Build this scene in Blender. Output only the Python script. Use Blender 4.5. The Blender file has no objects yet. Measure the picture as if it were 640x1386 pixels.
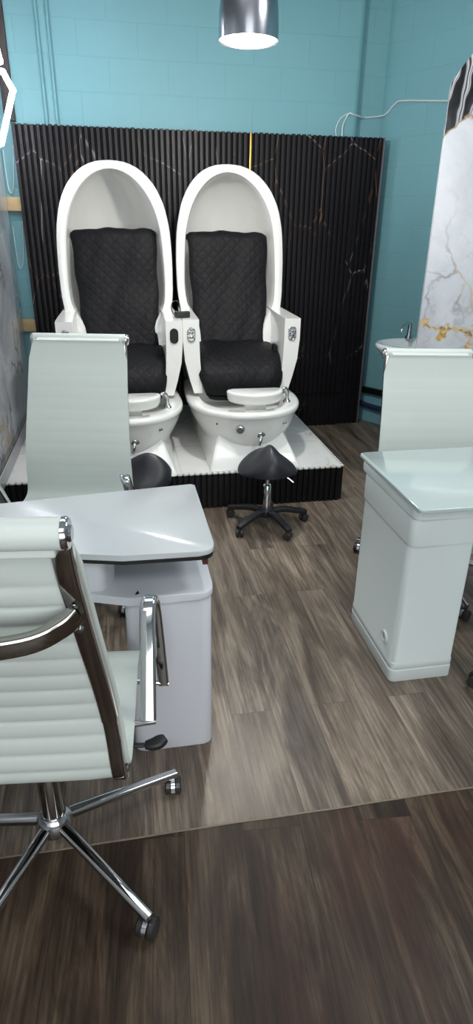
import bpy, bmesh, math, random
from mathutils import Vector, Matrix
PI = math.pi
random.seed(7)
S = bpy.context.scene
COL = S.collection
R = math.radians

# ------------------------------------------------------------------ render look
S.view_settings.view_transform = 'Standard'
S.view_settings.look = 'None'
S.view_settings.gamma = 1.0
S.view_settings.use_curve_mapping = False
S.view_settings.exposure = -0.14

# ------------------------------------------------------------------ materials
def srgb(r, g, b):
    def f(c):
        c /= 255.0
        return c / 12.92 if c <= 0.04045 else ((c + 0.055) / 1.055) ** 2.4
    return (f(r), f(g), f(b), 1.0)

class NT:
    """small node-tree helper"""
    def __init__(self, name):
        self.m = bpy.data.materials.new(name); self.m.use_nodes = True
        self.t = self.m.node_tree; self.n = self.t.nodes; self.l = self.t.links
        self.b = self.n['Principled BSDF']
    def add(self, typ, **kw):
        nd = self.n.new(typ)
        for k, v in kw.items():
            if k in nd.inputs: nd.inputs[k].default_value = v
            else: setattr(nd, k, v)
        return nd
    def link(self, a, b): self.l.new(a, b)
    def coords(self, scale=(1, 1, 1), rot=(0, 0, 0), loc=(0, 0, 0)):
        tc = self.add('ShaderNodeTexCoord'); mp = self.add('ShaderNodeMapping')
        mp.inputs['Scale'].default_value = scale; mp.inputs['Rotation'].default_value = rot
        mp.inputs['Location'].default_value = loc
        self.link(tc.outputs['Object'], mp.inputs['Vector']); return mp.outputs['Vector']
    def ramp(self, fac, stops, interp='LINEAR'):
        r = self.add('ShaderNodeValToRGB'); r.color_ramp.interpolation = interp
        el = r.color_ramp.elements
        while len(el) < len(stops): el.new(0.5)
        for e, (p, c) in zip(el, stops):
            e.position = p; e.color = c if len(c) == 4 else (*c, 1)
        self.link(fac, r.inputs['Fac']); return r.outputs['Color']
    def mix(self, fac, a, b, mode='MIX'):
        m = self.add('ShaderNodeMix', data_type='RGBA', blend_type=mode)
        for sock, v in ((0, fac), (6, a), (7, b)):
            if hasattr(v, 'is_linked'): self.link(v, m.inputs[sock])
            else: m.inputs[sock].default_value = v
        return m.outputs[2]
    def math(self, op, a, b=0.0, clamp=False):
        m = self.add('ShaderNodeMath', operation=op, use_clamp=clamp)
        for i, v in enumerate((a, b)):
            if hasattr(v, 'is_linked'): self.link(v, m.inputs[i])
            else: m.inputs[i].default_value = v
        return m.outputs[0]
    def noise(self, vec, scale, detail=4, rough=0.55, dist=0.0):
        n = self.add('ShaderNodeTexNoise', Scale=scale, Detail=detail, Roughness=rough, Distortion=dist)
        self.link(vec, n.inputs['Vector']); return n
    def bump(self, h, strength=0.3, dist=0.01):
        b = self.add('ShaderNodeBump', Strength=strength, Distance=dist)
        self.link(h, b.inputs['Height']); self.link(b.outputs['Normal'], self.b.inputs['Normal'])
    def base(self, v):
        if hasattr(v, 'is_linked'): self.link(v, self.b.inputs['Base Color'])
        else: self.b.inputs['Base Color'].default_value = v
    def set(self, **kw):
        for k, v in kw.items(): self.b.inputs[k.replace('_', ' ')].default_value = v

def plain(name, rgb, rough=0.4, metal=0.0, var=0.04, scale=6.0, coat=0.0, bump=0.0, bscale=200, spec=0.5):
    t = NT(name); v = t.coords()
    n = t.noise(v, scale, 3)
    c = srgb(*rgb)
    d = tuple(x * (1 - var * 2) for x in c[:3]) + (1,)
    t.base(t.mix(n.outputs['Fac'], d, c))
    t.set(Roughness=rough, Metallic=metal); t.b.inputs['Coat Weight'].default_value = coat
    t.b.inputs['Specular IOR Level'].default_value = spec
    if bump: t.bump(t.noise(v, bscale, 2).outputs['Fac'], bump, 0.002)
    return t.m

def emit(name, rgb, strength):
    t = NT(name); t.base(srgb(*rgb))
    t.b.inputs['Emission Color'].default_value = srgb(*rgb)
    t.b.inputs['Emission Strength'].default_value = strength
    return t.m

M = {}
M['pod'] = plain('gloss_white_plastic', (236, 236, 232), 0.16, var=0.02, coat=0.3)
M['pu'] = plain('white_leatherette', (204, 212, 206), 0.42, var=0.02, bump=0.06, bscale=260)
M['desk'] = plain('white_laminate', (206, 208, 214), 0.30, var=0.015)
M['desk_resin'] = plain('white_resin', (208, 217, 215), 0.22, var=0.015)
M['black_edge'] = plain('black_edge_band', (18, 17, 18), 0.5)
M['chrome'] = plain('chrome', (205, 206, 208), 0.07, 1.0, var=0.01)
M['darkchrome'] = plain('dark_polished_rail', (176, 172, 168), 0.11, 1.0, var=0.03)
M['black_plastic'] = plain('black_plastic', (30, 30, 33), 0.45, bump=0.05)
M['black_vinyl'] = plain('black_vinyl', (34, 34, 40), 0.42, bump=0.08, bscale=320)
M['wood_raw'] = plain('raw_pine', (214, 186, 140), 0.7, var=0.12, scale=20)
M['wood_dark'] = plain('dark_wood', (84, 48, 34), 0.6, var=0.2)
M['black'] = plain('black_hole', (6, 6, 7), 0.6)
M['ceramic'] = plain('white_ceramic', (232, 236, 238), 0.12, coat=0.4)
M['cable'] = plain('white_cable', (215, 225, 225), 0.5)
M['gold'] = plain('brass_strip', (206, 168, 84), 0.3, 1.0)
M['lampglow'] = emit('lamp_glow', (255, 250, 240), 14.0)
M['ledglow'] = emit('led_glow', (246, 248, 255), 22.0)
M['drain'] = plain('black_pipe', (14, 14, 16), 0.4)
M['navy'] = plain('navy_hose', (38, 44, 84), 0.5)
M['ceiling'] = plain('ceiling_paint', (196, 202, 204), 0.8)
M['rear'] = plain('rear_paint', (196, 200, 200), 0.8)
M['seam'] = plain('worn_seam', (150, 136, 116), 0.7, var=0.35, scale=30)
M['wheel'] = plain('caster_wheel', (44, 42, 42), 0.3)

def teal():
    t = NT('teal_block_wall')
    tc = t.add('ShaderNodeTexCoord')
    # wall meshes carry a UV map in metres, so courses run level on every face
    br = t.add('ShaderNodeTexBrick', Scale=1.0)
    br.offset = 0.5
    br.inputs['Brick Width'].default_value = 0.405; br.inputs['Row Height'].default_value = 0.203
    br.inputs['Mortar Size'].default_value = 0.006; br.inputs['Mortar Smooth'].default_value = 0.6
    br.inputs['Bias'].default_value = 0
    br.inputs['Color1'].default_value = srgb(126, 178, 188); br.inputs['Color2'].default_value = srgb(123, 175, 185)
    br.inputs['Mortar'].default_value = srgb(118, 170, 180)
    t.link(tc.outputs['UV'], br.inputs['Vector'])
    n = t.noise(tc.outputs['Object'], 1.6, 4)
    fine = t.noise(tc.outputs['Object'], 45, 3)
    c = t.mix(n.outputs['Fac'], srgb(119, 171, 180), br.outputs['Color'])
    t.base(c)
    h = t.math('SUBTRACT', t.math('MULTIPLY', fine.outputs['Fac'], 0.25), br.outputs['Fac'])
    t.bump(h, 0.22, 0.004)
    t.set(Roughness=0.55)
    return t.m
M['teal'] = teal()

def veins(t, v, cell, width, mask_lo, mask_hi, warp=0.35, seedloc=(0, 0, 0)):
    """thin branching lines: distance to voronoi cell edges, warped, broken up by a noise mask"""
    n = t.noise(v, 1.7, 5, 0.6)
    sc = t.add('ShaderNodeVectorMath', operation='SCALE'); sc.inputs['Scale'].default_value = warp
    t.link(n.outputs['Color'], sc.inputs[0])
    ad = t.add('ShaderNodeVectorMath', operation='ADD')
    t.link(v, ad.inputs[0]); t.link(sc.outputs[0], ad.inputs[1])
    vo = t.add('ShaderNodeTexVoronoi', feature='DISTANCE_TO_EDGE', Scale=1.0 / cell)
    t.link(ad.outputs[0], vo.inputs['Vector'])
    line = t.ramp(vo.outputs['Distance'], [(0.0, (1, 1, 1)), (width, (0, 0, 0))])
    mk = t.noise(v, 2.3, 3)
    msk = t.ramp(mk.outputs['Fac'], [(mask_lo, (0, 0, 0)), (mask_hi, (1, 1, 1))])
    return t.math('MULTIPLY', line, msk)

def slat_mat():
    t = NT('black_marble_slat'); v = t.coords((1.25, 1.0, 0.55), (0, R(18), 0))
    f = veins(t, v, 0.36, 0.009, 0.42, 0.54, 0.08)
    hue = t.noise(v, 3.0, 1)
    vc = t.ramp(hue.outputs['Fac'], [(0.42, srgb(150, 146, 148)), (0.55, srgb(120, 88, 60))])
    base = t.mix(t.noise(v, 4, 4).outputs['Fac'], srgb(11, 9, 13), srgb(27, 23, 30))
    t.base(t.mix(f, base, vc)); t.set(Roughness=0.42, Specular_IOR_Level=0.3)
    return t.m
M['slat'] = slat_mat()
M['slat_dark'] = plain('black_slat', (16, 14, 17), 0.45, spec=0.3)
M['slat_gap'] = plain('slat_groove_felt', (9, 8, 10), 0.9)

def marble(name, white, grey, gold_amt, cell=0.7, rough=0.2, dark=(70, 70, 72), loc=(0, 0, 0), w=0.03):
    t = NT(name); v = t.coords((1, 1, 1), (0, 0, 0), loc)
    cl = t.noise(v, 1.4, 6, 0.6, 0.8)
    base = t.ramp(cl.outputs['Fac'], [(0.35, srgb(*grey)), (0.58, srgb(*white))])
    f = veins(t, v, cell, w, 0.42, 0.62, 0.9)
    f2 = veins(t, v, cell * 0.45, 0.012, 0.45, 0.7, 0.6)
    hue = t.noise(v, 2.2, 2)
    gc = t.ramp(hue.outputs['Fac'], [(0.5 - gold_amt, srgb(*dark)), (0.62 - gold_amt, srgb(186, 146, 60))])
    c = t.mix(t.math('MULTIPLY', f, 0.8), base, gc)
    c = t.mix(t.math('MULTIPLY', f2, 0.45), c, srgb(*dark))
    t.base(c); t.set(Roughness=rough)
    return t
M['marble_left'] = marble('grey_marble_sheet', (214, 216, 220), (164, 167, 174), -0.05, 0.8, 0.16, (62, 58, 56), w=0.035).m
M['marble_floor'] = marble('white_marble_vinyl', (226, 226, 224), (205, 206, 206), 0.02, 0.9, 0.2, (150, 148, 146), w=0.02).m

def marble_right():
    t = marble('white_gold_marble_sheet', (208, 211, 216), (176, 180, 188), 0.0, 0.5, 0.16, (112, 112, 118), (3.1, 0.4, 1.7), w=0.04)
    # the printed agate band of black, grey, white and gold at the top of the sheet, and one gold drip low down
    tc = t.add('ShaderNodeTexCoord'); sep = t.add('ShaderNodeSeparateXYZ'); t.link(tc.outputs['Object'], sep.inputs[0])
    n = t.noise(tc.outputs['Object'], 3.2, 4, 0.55)
    zz = t.math('ADD', sep.outputs['Z'], t.math('MULTIPLY', t.math('SUBTRACT', n.outputs['Fac'], 0.5), 0.55))
    zz = t.math('SUBTRACT', zz, t.math('MULTIPLY', sep.outputs['X'], 0.22))
    msk = t.ramp(zz, [(0.0, (0, 0, 0)), (0.0, (0, 0, 0))])
    band = t.math('MULTIPLY', t.math('SUBTRACT', zz, 2.02), 40.0, True)
    wv = t.add('ShaderNodeTexWave', Scale=3.2, Distortion=16.0, Detail=3.0); wv.inputs['Detail Scale'].default_value = 1.1
    mp = t.coords((1, 1, 0.45), (0, R(-25), 0)); t.link(mp, wv.inputs['Vector'])
    ag = t.ramp(wv.outputs['Fac'], [(0.0, srgb(20, 20, 22)), (0.35, srgb(48, 48, 52)), (0.5, srgb(186, 188, 192)), (0.66, srgb(96, 98, 104)),
                                   (0.85, srgb(214, 214, 216)), (1.0, srgb(40, 38, 40))])
    topb = t.math('MULTIPLY', t.math('SUBTRACT', zz, 2.33), 30.0, True)
    gold = t.mix(wv.outputs['Fac'], srgb(180, 122, 46), srgb(238, 214, 160))
    ag = t.mix(topb, ag, gold)
    edge = t.math('SUBTRACT', 1.0, t.math('MULTIPLY', t.math('ABSOLUTE', t.math('SUBTRACT', zz, 2.03)), 60.0, True))
    cur = t.b.inputs['Base Color'].links[0].from_socket
    c = t.mix(band, cur, ag)
    c = t.mix(t.math('MULTIPLY', edge, 0.8), c, srgb(150, 112, 40))
    # gold drip
    n2 = t.noise(tc.outputs['Object'], 7.0, 4)
    z2 = t.math('ADD', sep.outputs['Z'], t.math('MULTIPLY', t.math('SUBTRACT', n2.outputs['Fac'], 0.5), 0.5))
    z2 = t.math('ADD', z2, t.math('MULTIPLY', sep.outputs['X'], 0.12))
    drip = t.math('SUBTRACT', 1.0, t.math('MULTIPLY', t.math('ABSOLUTE', t.math('SUBTRACT', z2, 1.06)), 34.0, True))
    wob = t.ramp(t.noise(tc.outputs['Object'], 30, 2).outputs['Fac'], [(0.35, srgb(120, 84, 20)), (0.6, srgb(222, 176, 70))])
    c = t.mix(drip, c, wob)
    t.base(c)
    return t.m
M['marble_right'] = marble_right()

def planks(name, tones, seedrot, width=0.15, length=1.22, rough=0.38, spec=0.4, gscale=1.0, blot=(0.72, 0.70, 0.68), red=0.0):
    t = NT(name)
    tc = t.add('ShaderNodeTexCoord'); mp = t.add('ShaderNodeMapping')
    mp.inputs['Rotation'].default_value = (0, 0, R(90) + seedrot)
    t.link(tc.outputs['Object'], mp.inputs['Vector'])
    def brick(c1, c2, mort):
        br = t.add('ShaderNodeTexBrick', Scale=1.0); br.offset = 0.37; br.offset_frequency = 2
        br.inputs['Brick Width'].default_value = length; br.inputs['Row Height'].default_value = width
        br.inputs['Mortar Size'].default_value = 0.0012; br.inputs['Mortar Smooth'].default_value = 0.3
        br.inputs['Color1'].default_value = c1; br.inputs['Color2'].default_value = c2; br.inputs['Mortar'].default_value = mort
        t.link(mp.outputs[0], br.inputs['Vector']); return br
    br = brick((0, 0, 0, 1), (1, 1, 1, 1), (0.5, 0.5, 0.5, 1))
    # every plank shifts its grain so neighbours differ
    off = t.add('ShaderNodeVectorMath', operation='SCALE'); off.inputs['Scale'].default_value = 7.0
    t.link(br.outputs['Color'], off.inputs[0])
    ad = t.add('ShaderNodeVectorMath', operation='ADD'); t.link(mp.outputs[0], ad.inputs[0]); t.link(off.outputs[0], ad.inputs[1])
    st = t.add('ShaderNodeMapping'); st.inputs['Scale'].default_value = (1.15 * gscale, 8.5 * gscale, 1)
    t.link(ad.outputs[0], st.inputs['Vector'])
    g1 = t.noise(st.outputs[0], 1.0, 7, 0.66, 1.3)
    st2 = t.add('ShaderNodeMapping'); st2.inputs['Scale'].default_value = (4, 110, 1)
    t.link(ad.outputs[0], st2.inputs['Vector'])
    g2 = t.noise(st2.outputs[0], 1.0, 4, 0.6)
    big = t.ramp(g1.outputs['Fac'], [(0.34, srgb(*tones[0])), (0.49, srgb(*tones[1])), (0.60, srgb(*tones[2]))])
    tint = t.mix(br.outputs['Color'], srgb(*tones[3]), srgb(*tones[4]))
    c = t.mix(0.38, big, tint)
    fine = t.ramp(g2.outputs['Fac'], [(0.38, (0.5, 0.49, 0.48)), (0.6, (1.15, 1.15, 1.15))])
    c = t.mix(0.75, c, fine, 'MULTIPLY')
    c = t.mix(t.math('MULTIPLY', br.outputs['Fac'], 0.55), c, srgb(*tones[0]))
    blm = t.add('ShaderNodeMapping'); blm.inputs['Scale'].default_value = (1.6, 4.2, 1); t.link(ad.outputs[0], blm.inputs['Vector'])
    bl = t.noise(blm.outputs[0], 1.3, 5, 0.6, 0.8)
    c = t.mix(0.8, c, t.ramp(bl.outputs['Fac'], [(0.34, blot), (0.55, (1.06, 1.05, 1.04))]), 'MULTIPLY')
    rd = t.noise(blm.outputs[0], 0.9, 2)
    c = t.mix(t.math('MULTIPLY', t.ramp(rd.outputs['Fac'], [(0.55, (0, 0, 0)), (0.72, (1, 1, 1))]), red), c, srgb(86, 52, 42))
    t.base(c)
    t.bump(t.math('ADD', t.math('MULTIPLY', g2.outputs['Fac'], 0.5), t.math('MULTIPLY', br.outputs['Fac'], -1.0)), 0.14, 0.002)
    rr = t.math('ADD', t.math('MULTIPLY', g2.outputs['Fac'], 0.16), rough - 0.10)
    t.link(rr, t.b.inputs['Roughness'])
    t.b.inputs['Specular IOR Level'].default_value = spec
    return t.m
M['floor_back'] = planks('grey_oak_planks', [(54, 45, 38), (109, 97, 86), (152, 139, 124), (86, 79, 74), (134, 119, 104)], 0.0)
M['floor_front'] = planks('brown_oak_planks', [(18, 11, 8), (58, 45, 35), (94, 80, 66), (32, 22, 16), (84, 69, 56)], R(4), width=0.17, rough=0.5, spec=0.25, blot=(0.5, 0.46, 0.43), red=0.25)

def quilt():
    t = NT('black_quilted_cover')
    tc = t.add('ShaderNodeTexCoord'); sep = t.add('ShaderNodeSeparateXYZ'); t.link(tc.outputs['UV'], sep.inputs[0])
    def tri(sgn):
        s = t.math('ADD', sep.outputs['X'], t.math('MULTIPLY', sep.outputs['Y'], sgn))
        fr = t.math('FRACT', t.math('MULTIPLY', s, 14.0))
        return t.math('ABSOLUTE', t.math('SUBTRACT', fr, 0.5))
    a, b = tri(1.0), tri(-1.0)
    h = t.math('MINIMUM', t.math('SUBTRACT', 0.5, a), t.math('SUBTRACT', 0.5, b))
    h = t.math('POWER', t.math('MULTIPLY', h, 2.0), 0.45)
    n = t.noise(tc.outputs['Object'], 9, 3)
    h2 = t.math('ADD', t.math('MULTIPLY', h, 0.8), t.math('MULTIPLY', n.outputs['Fac'], 0.9))
    t.bump(h2, 0.38, 0.010)
    t.b.inputs['Specular IOR Level'].default_value = 0.2
    t.base(t.mix(n.outputs['Fac'], srgb(10, 10, 13), srgb(18, 18, 23)))
    t.set(Roughness=0.6)
    
    return t.m
M['quilt'] = quilt()

def emblem():
    t = NT('engraved_badge'); v = t.coords()
    vo = t.add('ShaderNodeTexVoronoi', Scale=95.0); t.link(v, vo.inputs['Vector'])
    t.base(t.ramp(vo.outputs['Distance'], [(0.2, srgb(60, 60, 62)), (0.55, srgb(200, 200, 202))]))
    t.set(Metallic=0.7, Roughness=0.3); t.bump(vo.outputs['Distance'], 0.5, 0.003)
    return t.m
M['badge'] = emblem()

# ------------------------------------------------------------------ mesh helpers
def finish(name, bm, mat, parent=None, sharp=38, flat=False, extra=()):
    bmesh.ops.remove_doubles(bm, verts=bm.verts, dist=1e-5)
    bmesh.ops.recalc_face_normals(bm, faces=bm.faces)
    me = bpy.data.meshes.new(name); bm.to_mesh(me); bm.free()
    me.materials.append(M[mat] if isinstance(mat, str) else mat)
    for e in extra: me.materials.append(M[e])
    if not flat:
        for p in me.polygons: p.use_smooth = True
        me.set_sharp_from_angle(angle=R(sharp))
    o = bpy.data.objects.new(name, me); COL.objects.link(o)
    if parent: o.parent = parent
    return o

def BM(): return bmesh.new()

def box(bm, x0, x1, y0, y1, z0, z1, bev=0.0, seg=2):
    r = bmesh.ops.create_cube(bm, size=1.0)
    vs = r['verts']
    for v in vs:
        v.co = Vector(((x0 + x1) / 2 + v.co.x * (x1 - x0), (y0 + y1) / 2 + v.co.y * (y1 - y0), (z0 + z1) / 2 + v.co.z * (z1 - z0)))
    if bev > 0:
        es = list({e for v in vs for e in v.link_edges})
        bmesh.ops.bevel(bm, geom=es, offset=bev, segments=seg, affect='EDGES', profile=0.5)
    return bm

def loft(bm, rings, caps=True, closed=True):
    """rings: equal-length lists of points"""
    vr = [[bm.verts.new(p) for p in r] for r in rings]
    n = len(rings[0])
    for a, b in zip(vr[:-1], vr[1:]):
        for i in range(n if closed else n - 1):
            j = (i + 1) % n
            try: bm.faces.new((a[i], a[j], b[j], b[i]))
            except ValueError: pass
    if caps and closed:
        for r in (vr[0], vr[-1]):
            try: bm.faces.new(r)
            except ValueError: pass
    return vr

def smooth_path(pts, sub=6):
    pts = [Vector(p) for p in pts]; out = []
    n = len(pts)
    for i in range(n - 1):
        p0 = pts[max(i - 1, 0)]; p1 = pts[i]; p2 = pts[i + 1]; p3 = pts[min(i + 2, n - 1)]
        for k in range(sub):
            u = k / sub
            out.append(0.5 * ((2 * p1) + (p2 - p0) * u + (2 * p0 - 5 * p1 + 4 * p2 - p3) * u * u + (3 * p1 - p0 - 3 * p2 + p3) * u ** 3))
    out.append(pts[-1]); return out

def sweep(bm, path, sect, up=(0, 0, 1), caps=True, scale=None):
    """sweep a 2-D section (list of (a,b)) along path; a along side, b along up'"""
    path = [Vector(p) for p in path]; rings = []
    upv = Vector(up)
    for i, p in enumerate(path):
        d = (path[min(i + 1, len(path) - 1)] - path[max(i - 1, 0)]).normalized()
        side = d.cross(upv)
        if side.length < 1e-4: side = d.cross(Vector((1, 0, 0.01)))
        side.normalize(); u2 = side.cross(d).normalized()
        s = scale(i / (len(path) - 1)) if scale else 1.0
        rings.append([p + side * a * s + u2 * b * s for a, b in sect])
        upv = u2 if abs(d.dot(Vector(up))) > 0.9 else upv
    return loft(bm, rings, caps)

def circ(r, n=12, ry=None):
    return [(r * math.cos(2 * PI * k / n), (ry or r) * math.sin(2 * PI * k / n)) for k in range(n)]

def rrect(w, h, r, n=4):
    """rounded rectangle section, half sizes w,h"""
    out = []
    for cx, cy, a0 in ((w - r, h - r, 0), (-w + r, h - r, 90), (-w + r, -h + r, 180), (w - r, -h + r, 270)):
        for k in range(n + 1):
            a = R(a0 + 90 * k / n); out.append((cx + r * math.cos(a), cy + r * math.sin(a)))
    return out

def tube(bm, pts, r, n=12, smooth=True, sub=6, caps=True, ry=None, up=(0, 0, 1)):
    return sweep(bm, smooth_path(pts, sub) if smooth and len(pts) > 2 else pts, circ(r, n, ry), up, caps)

def lathe(bm, prof, n=32, mat=None, caps=True):
    """prof: list of (r,z); revolved about z, then transformed by mat"""
    rings = []
    for r, z in prof:
        ring = [Vector((max(r, 1e-4) * math.cos(2 * PI * k / n), max(r, 1e-4) * math.sin(2 * PI * k / n), z)) for k in range(n)]
        if mat: ring = [mat @ p for p in ring]
        rings.append(ring)
    return loft(bm, rings, caps)

def prism(bm, poly, axis, a, b, bev=0.0, seg=2):
    """extrude polygon; axis 'x' -> poly is (y,z), 'y' -> (x,z), 'z' -> (x,y)"""
    def P(p, t):
        return {'x': (t, p[0], p[1]), 'y': (p[0], t, p[1]), 'z': (p[0], p[1], t)}[axis]
    before = set(bm.verts)
    loft(bm, [[P(p, a) for p in poly], [P(p, b) for p in poly]])
    if bev > 0:
        nv = [v for v in bm.verts if v not in before]
        caps = [f for f in bm.faces if len(f.verts) == len(poly) and all(v not in before for v in f.verts)]
        es = list({e for f in caps for e in f.edges})
        bmesh.ops.bevel(bm, geom=es, offset=bev, segments=seg, affect='EDGES', profile=0.5)

def rpoly(pts, radii, n=6):
    """round the corners of a polygon"""
    out = []; m = len(pts)
    for i, p in enumerate(pts):
        r = radii[i] if isinstance(radii, (list, tuple)) else radii
        p = Vector(p); a = Vector(pts[i - 1]); b = Vector(pts[(i + 1) % m])
        if r <= 0: out.append(tuple(p)); continue
        da = (a - p).normalized(); db = (b - p).normalized()
        ang = da.angle(db); t = r / math.tan(ang / 2)
        p1 = p + da * t; p2 = p + db * t
        for k in range(n + 1):
            u = k / n
            q = (1 - u) ** 2 * p1 + 2 * u * (1 - u) * p + u * u * p2
            out.append(tuple(q))
    return out

def at(loc, rx=0, ry=0, rz=0):
    return Matrix.Translation(loc) @ Matrix.Rotation(rz, 4, 'Z') @ Matrix.Rotation(ry, 4, 'Y') @ Matrix.Rotation(rx, 4, 'X')

def tag(o, label, cat, group=None, kind=None):
    o['label'] = label; o['category'] = cat
    if group: o['group'] = group
    if kind: o['kind'] = kind
    return o

def thing(name, label, cat, loc=(0, 0, 0), rz=0, group=None):
    o = bpy.data.objects.new(name, None); COL.objects.link(o)
    o.empty_display_size = 0.1
    o.location = loc; o.rotation_euler = (0, 0, rz)
    return tag(o, label, cat, group)

def dup(root, loc, rz, label):
    def cp(o, par):
        c = o.copy(); COL.objects.link(c)
        if par: c.parent = par
        for ch in list(o.children): cp(ch, c)
        return c
    r = cp(root, None); r.location = loc; r.rotation_euler = (0, 0, rz); r['label'] = label
    return r

def structure(o):
    o['kind'] = 'structure'; return o

def kids(o): return {c.name.split('.')[0]: c for c in o.children}

# ------------------------------------------------------------------ the setting
FY = 1.233   # the joint between the two floors
def slab(name, x0, x1, y0, y1, z0, z1, mat):
    return structure(finish(name, box(BM(), x0, x1, y0, y1, z0, z1), mat, flat=True))
slab('floor', -2.2, 5.2, FY, 5.7, -0.06, 0.0, 'floor_back')
slab('floor_front', -2.2, 5.2, -3.0, FY, -0.06, 0.0, 'floor_front')
sb = BM()
sp = [(x, FY + 0.0012 * math.sin(x * 9) + 0.0006 * math.sin(x * 31), 0.0012) for x in [-2.2 + 0.05 * i for i in range(148)]]
sweep(sb, sp, rrect(0.0028, 0.0012, 0.0006, 1))
structure(finish('trim_1', sb, 'seam'))
slab('ceiling', -2.2, 5.2, -3.0, 5.7, 3.5, 3.56, 'ceiling')

def wall_mesh(name, pts, z0, z1, thick, mat):
    """pts: plan polyline seen from the room (left to right); UV in metres"""
    bm = BM(); uv = bm.loops.layers.uv.new('UVMap')
    s = 0.0
    n = len(pts)
    back = []
    for i, p in enumerate(pts):
        a = Vector(pts[max(i - 1, 0)]); b = Vector(pts[min(i + 1, n - 1)])
        d = (b - a).normalized(); nrm = Vector((-d.y, d.x))   # away from the room
        back.append(Vector(p) + nrm * thick)
    for i in range(n - 1):
        a, b = Vector(pts[i]), Vector(pts[i + 1]); L = (b - a).length
        v = [bm.verts.new((a.x, a.y, z0)), bm.verts.new((b.x, b.y, z0)), bm.verts.new((b.x, b.y, z1)), bm.verts.new((a.x, a.y, z1))]
        f = bm.faces.new(v)
        for lp, (u, w) in zip(f.loops, ((s, z0), (s + L, z0), (s + L, z1), (s, z1))): lp[uv].uv = (u, w)
        c, e = back[i], back[i + 1]
        w = [bm.verts.new((c.x, c.y, z0)), bm.verts.new((e.x, e.y, z0)), bm.verts.new((e.x, e.y, z1)), bm.verts.new((c.x, c.y, z1))]
        bm.faces.new(w[::-1]); bm.faces.new((v[3], v[2], w[2], w[3]))
        s += L
    o = finish(name, bm, mat, sharp=50)
    return structure(o)

# back wall with a bullnose corner that steps back 6 cm before the oblique right wall
bn = [(-2.2, 5.17), (1.80, 5.17)] + [(1.80 + 0.055 * math.sin(R(a)), 5.225 - 0.055 * math.cos(R(a))) for a in (15, 30, 45, 60, 75, 90)]
bn += [(1.856, 5.29), (2.075, 5.29)]
wall_mesh('wall_back', bn, 0.0, 3.5, 0.12, 'teal')
wall_mesh('wall_right', [(2.075, 5.29), (3.875, 2.17), (5.2, -0.1)], 0.0, 3.5, 0.12, 'teal')
slab('wall_rear', -2.2, 5.2, -3.06, -3.0, 0.0, 3.5, 'rear')
slab('wall_left', -2.26, -2.2, -3.0, 5.3, 0.0, 3.5, 'rear')

# two painted conduits / raised mortar seams standing on the back wall
for nm, x0, x1 in (('conduit', -0.428, -0.421), ('conduit', -0.356, -0.350)):
    b = BM(); tube(b, [(x0, 5.160, 3.49), (x1, 5.160, 2.1)], 0.012, 10, False)
    o = finish(nm, b, 'teal')
    tag(o, 'teal-painted thin pipe on the back wall, %s' % ('outer one nearest the dark corner post' if x0 < -0.4 else 'second one from the dark corner post'), 'pipe', 'painted pipes on the back wall')
# dark post at the left end of the back wall
b = BM(); box(b, -0.70, -0.628, 5.12, 5.165, 2.24, 3.49, 0.004)
tag(finish('corner_post', b, plain('brown_black_post', (58, 50, 50), 0.6)), 'dark upright post above the left end of the fluted panel', 'post')

# ------------------------------------------------------------------ fluted wall panel
t = thing('fluted_wall_panel', 'tall black fluted wall panel with gold and white veins behind the pedicure chairs', 'wall panel', (0, 0, 0))
def flutes(bm, x0, x1, yb, z0, z1, pitch, depth, zj=None):
    n = int(round((x1 - x0) / pitch)); p = (x1 - x0) / n; zt = []
    for i in range(n):
        a = x0 + i * p; w = p * 0.70; top = z1 + random.uniform(-0.002, 0.002)
        prof = [(a, yb), (a + 0.004, yb - depth), (a + w - 0.004, yb - depth), (a + w, yb)]
        loft(bm, [[(x, y, z0) for x, y in prof], [(x, y, top) for x, y in prof]])
PX0, PX1 = -0.655, 1.838
b = BM(); flutes(b, PX0, PX1, 5.098, 0.0, 0.30, 0.040, 0.018); flutes(b, 1.845, 2.04, 5.125, 0.0, 0.30, 0.036, 0.016)
finish('lower_slats', b, 'slat', t, flat=True)
b = BM(); flutes(b, PX0, PX1, 5.092, 0.302, 2.222, 0.040, 0.018); flutes(b, 1.845, 2.04, 5.119, 0.302, 2.226, 0.036, 0.016)
finish('upper_slats', b, 'slat', t, flat=True)
b = BM(); box(b, PX0, PX1 + 0.004, 5.092, 5.106, 0, 2.218); box(b, PX1 + 0.004, 2.042, 5.119, 5.133, 0, 2.222)
finish('backing', b, 'slat_gap', t, flat=True)
b = BM(); box(b, 2.0405, 2.0465, 5.095, 5.135, 0, 2.226, 0.001)
finish('edge_trim', b, plain('grey_edge_trim', (120, 112, 116), 0.5), t)
b = BM(); box(b, 1.000, 1.012, 5.068, 5.076, 1.6, 2.222, 0.001)
finish('brass_strip', b, 'gold', t)
b = BM(); box(b, PX0, 0.95, 5.076, 5.098, 0.294, 0.303); box(b, 1.0, PX1, 5.070, 5.098, 0.294, 0.304, 0.001)
finish('joint_ledge', b, 'slat_dark', t)
for z in (1.73, 0.89):
    b = BM(); box(b, -0.785, 1.2, 5.108, 5.163, z - 0.045, z + 0.045, 0.003)
    finish('batten', b, 'wood_raw', t)

# ------------------------------------------------------------------ left marble wall (sheets on the side wall)
b = BM(); box(b, -0.86, -0.74, -3.0, 5.03, 0.0, 2.75, 0.002)
structure(finish('wall_marble_left', b, 'marble_left', flat=True))
b = BM(); box(b, -0.742, -0.715, -3.0, 5.0, 0.235, 0.33, 0.002)
structure(finish('baseboard_left', b, plain('grey_plinth', (150, 152, 158), 0.25), flat=True))
b = BM(); box(b, -0.742, -0.708, -3.0, 5.0, 0.33, 0.345, 0.003)
structure(finish('trim_2', b, 'chrome', flat=True))
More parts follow.
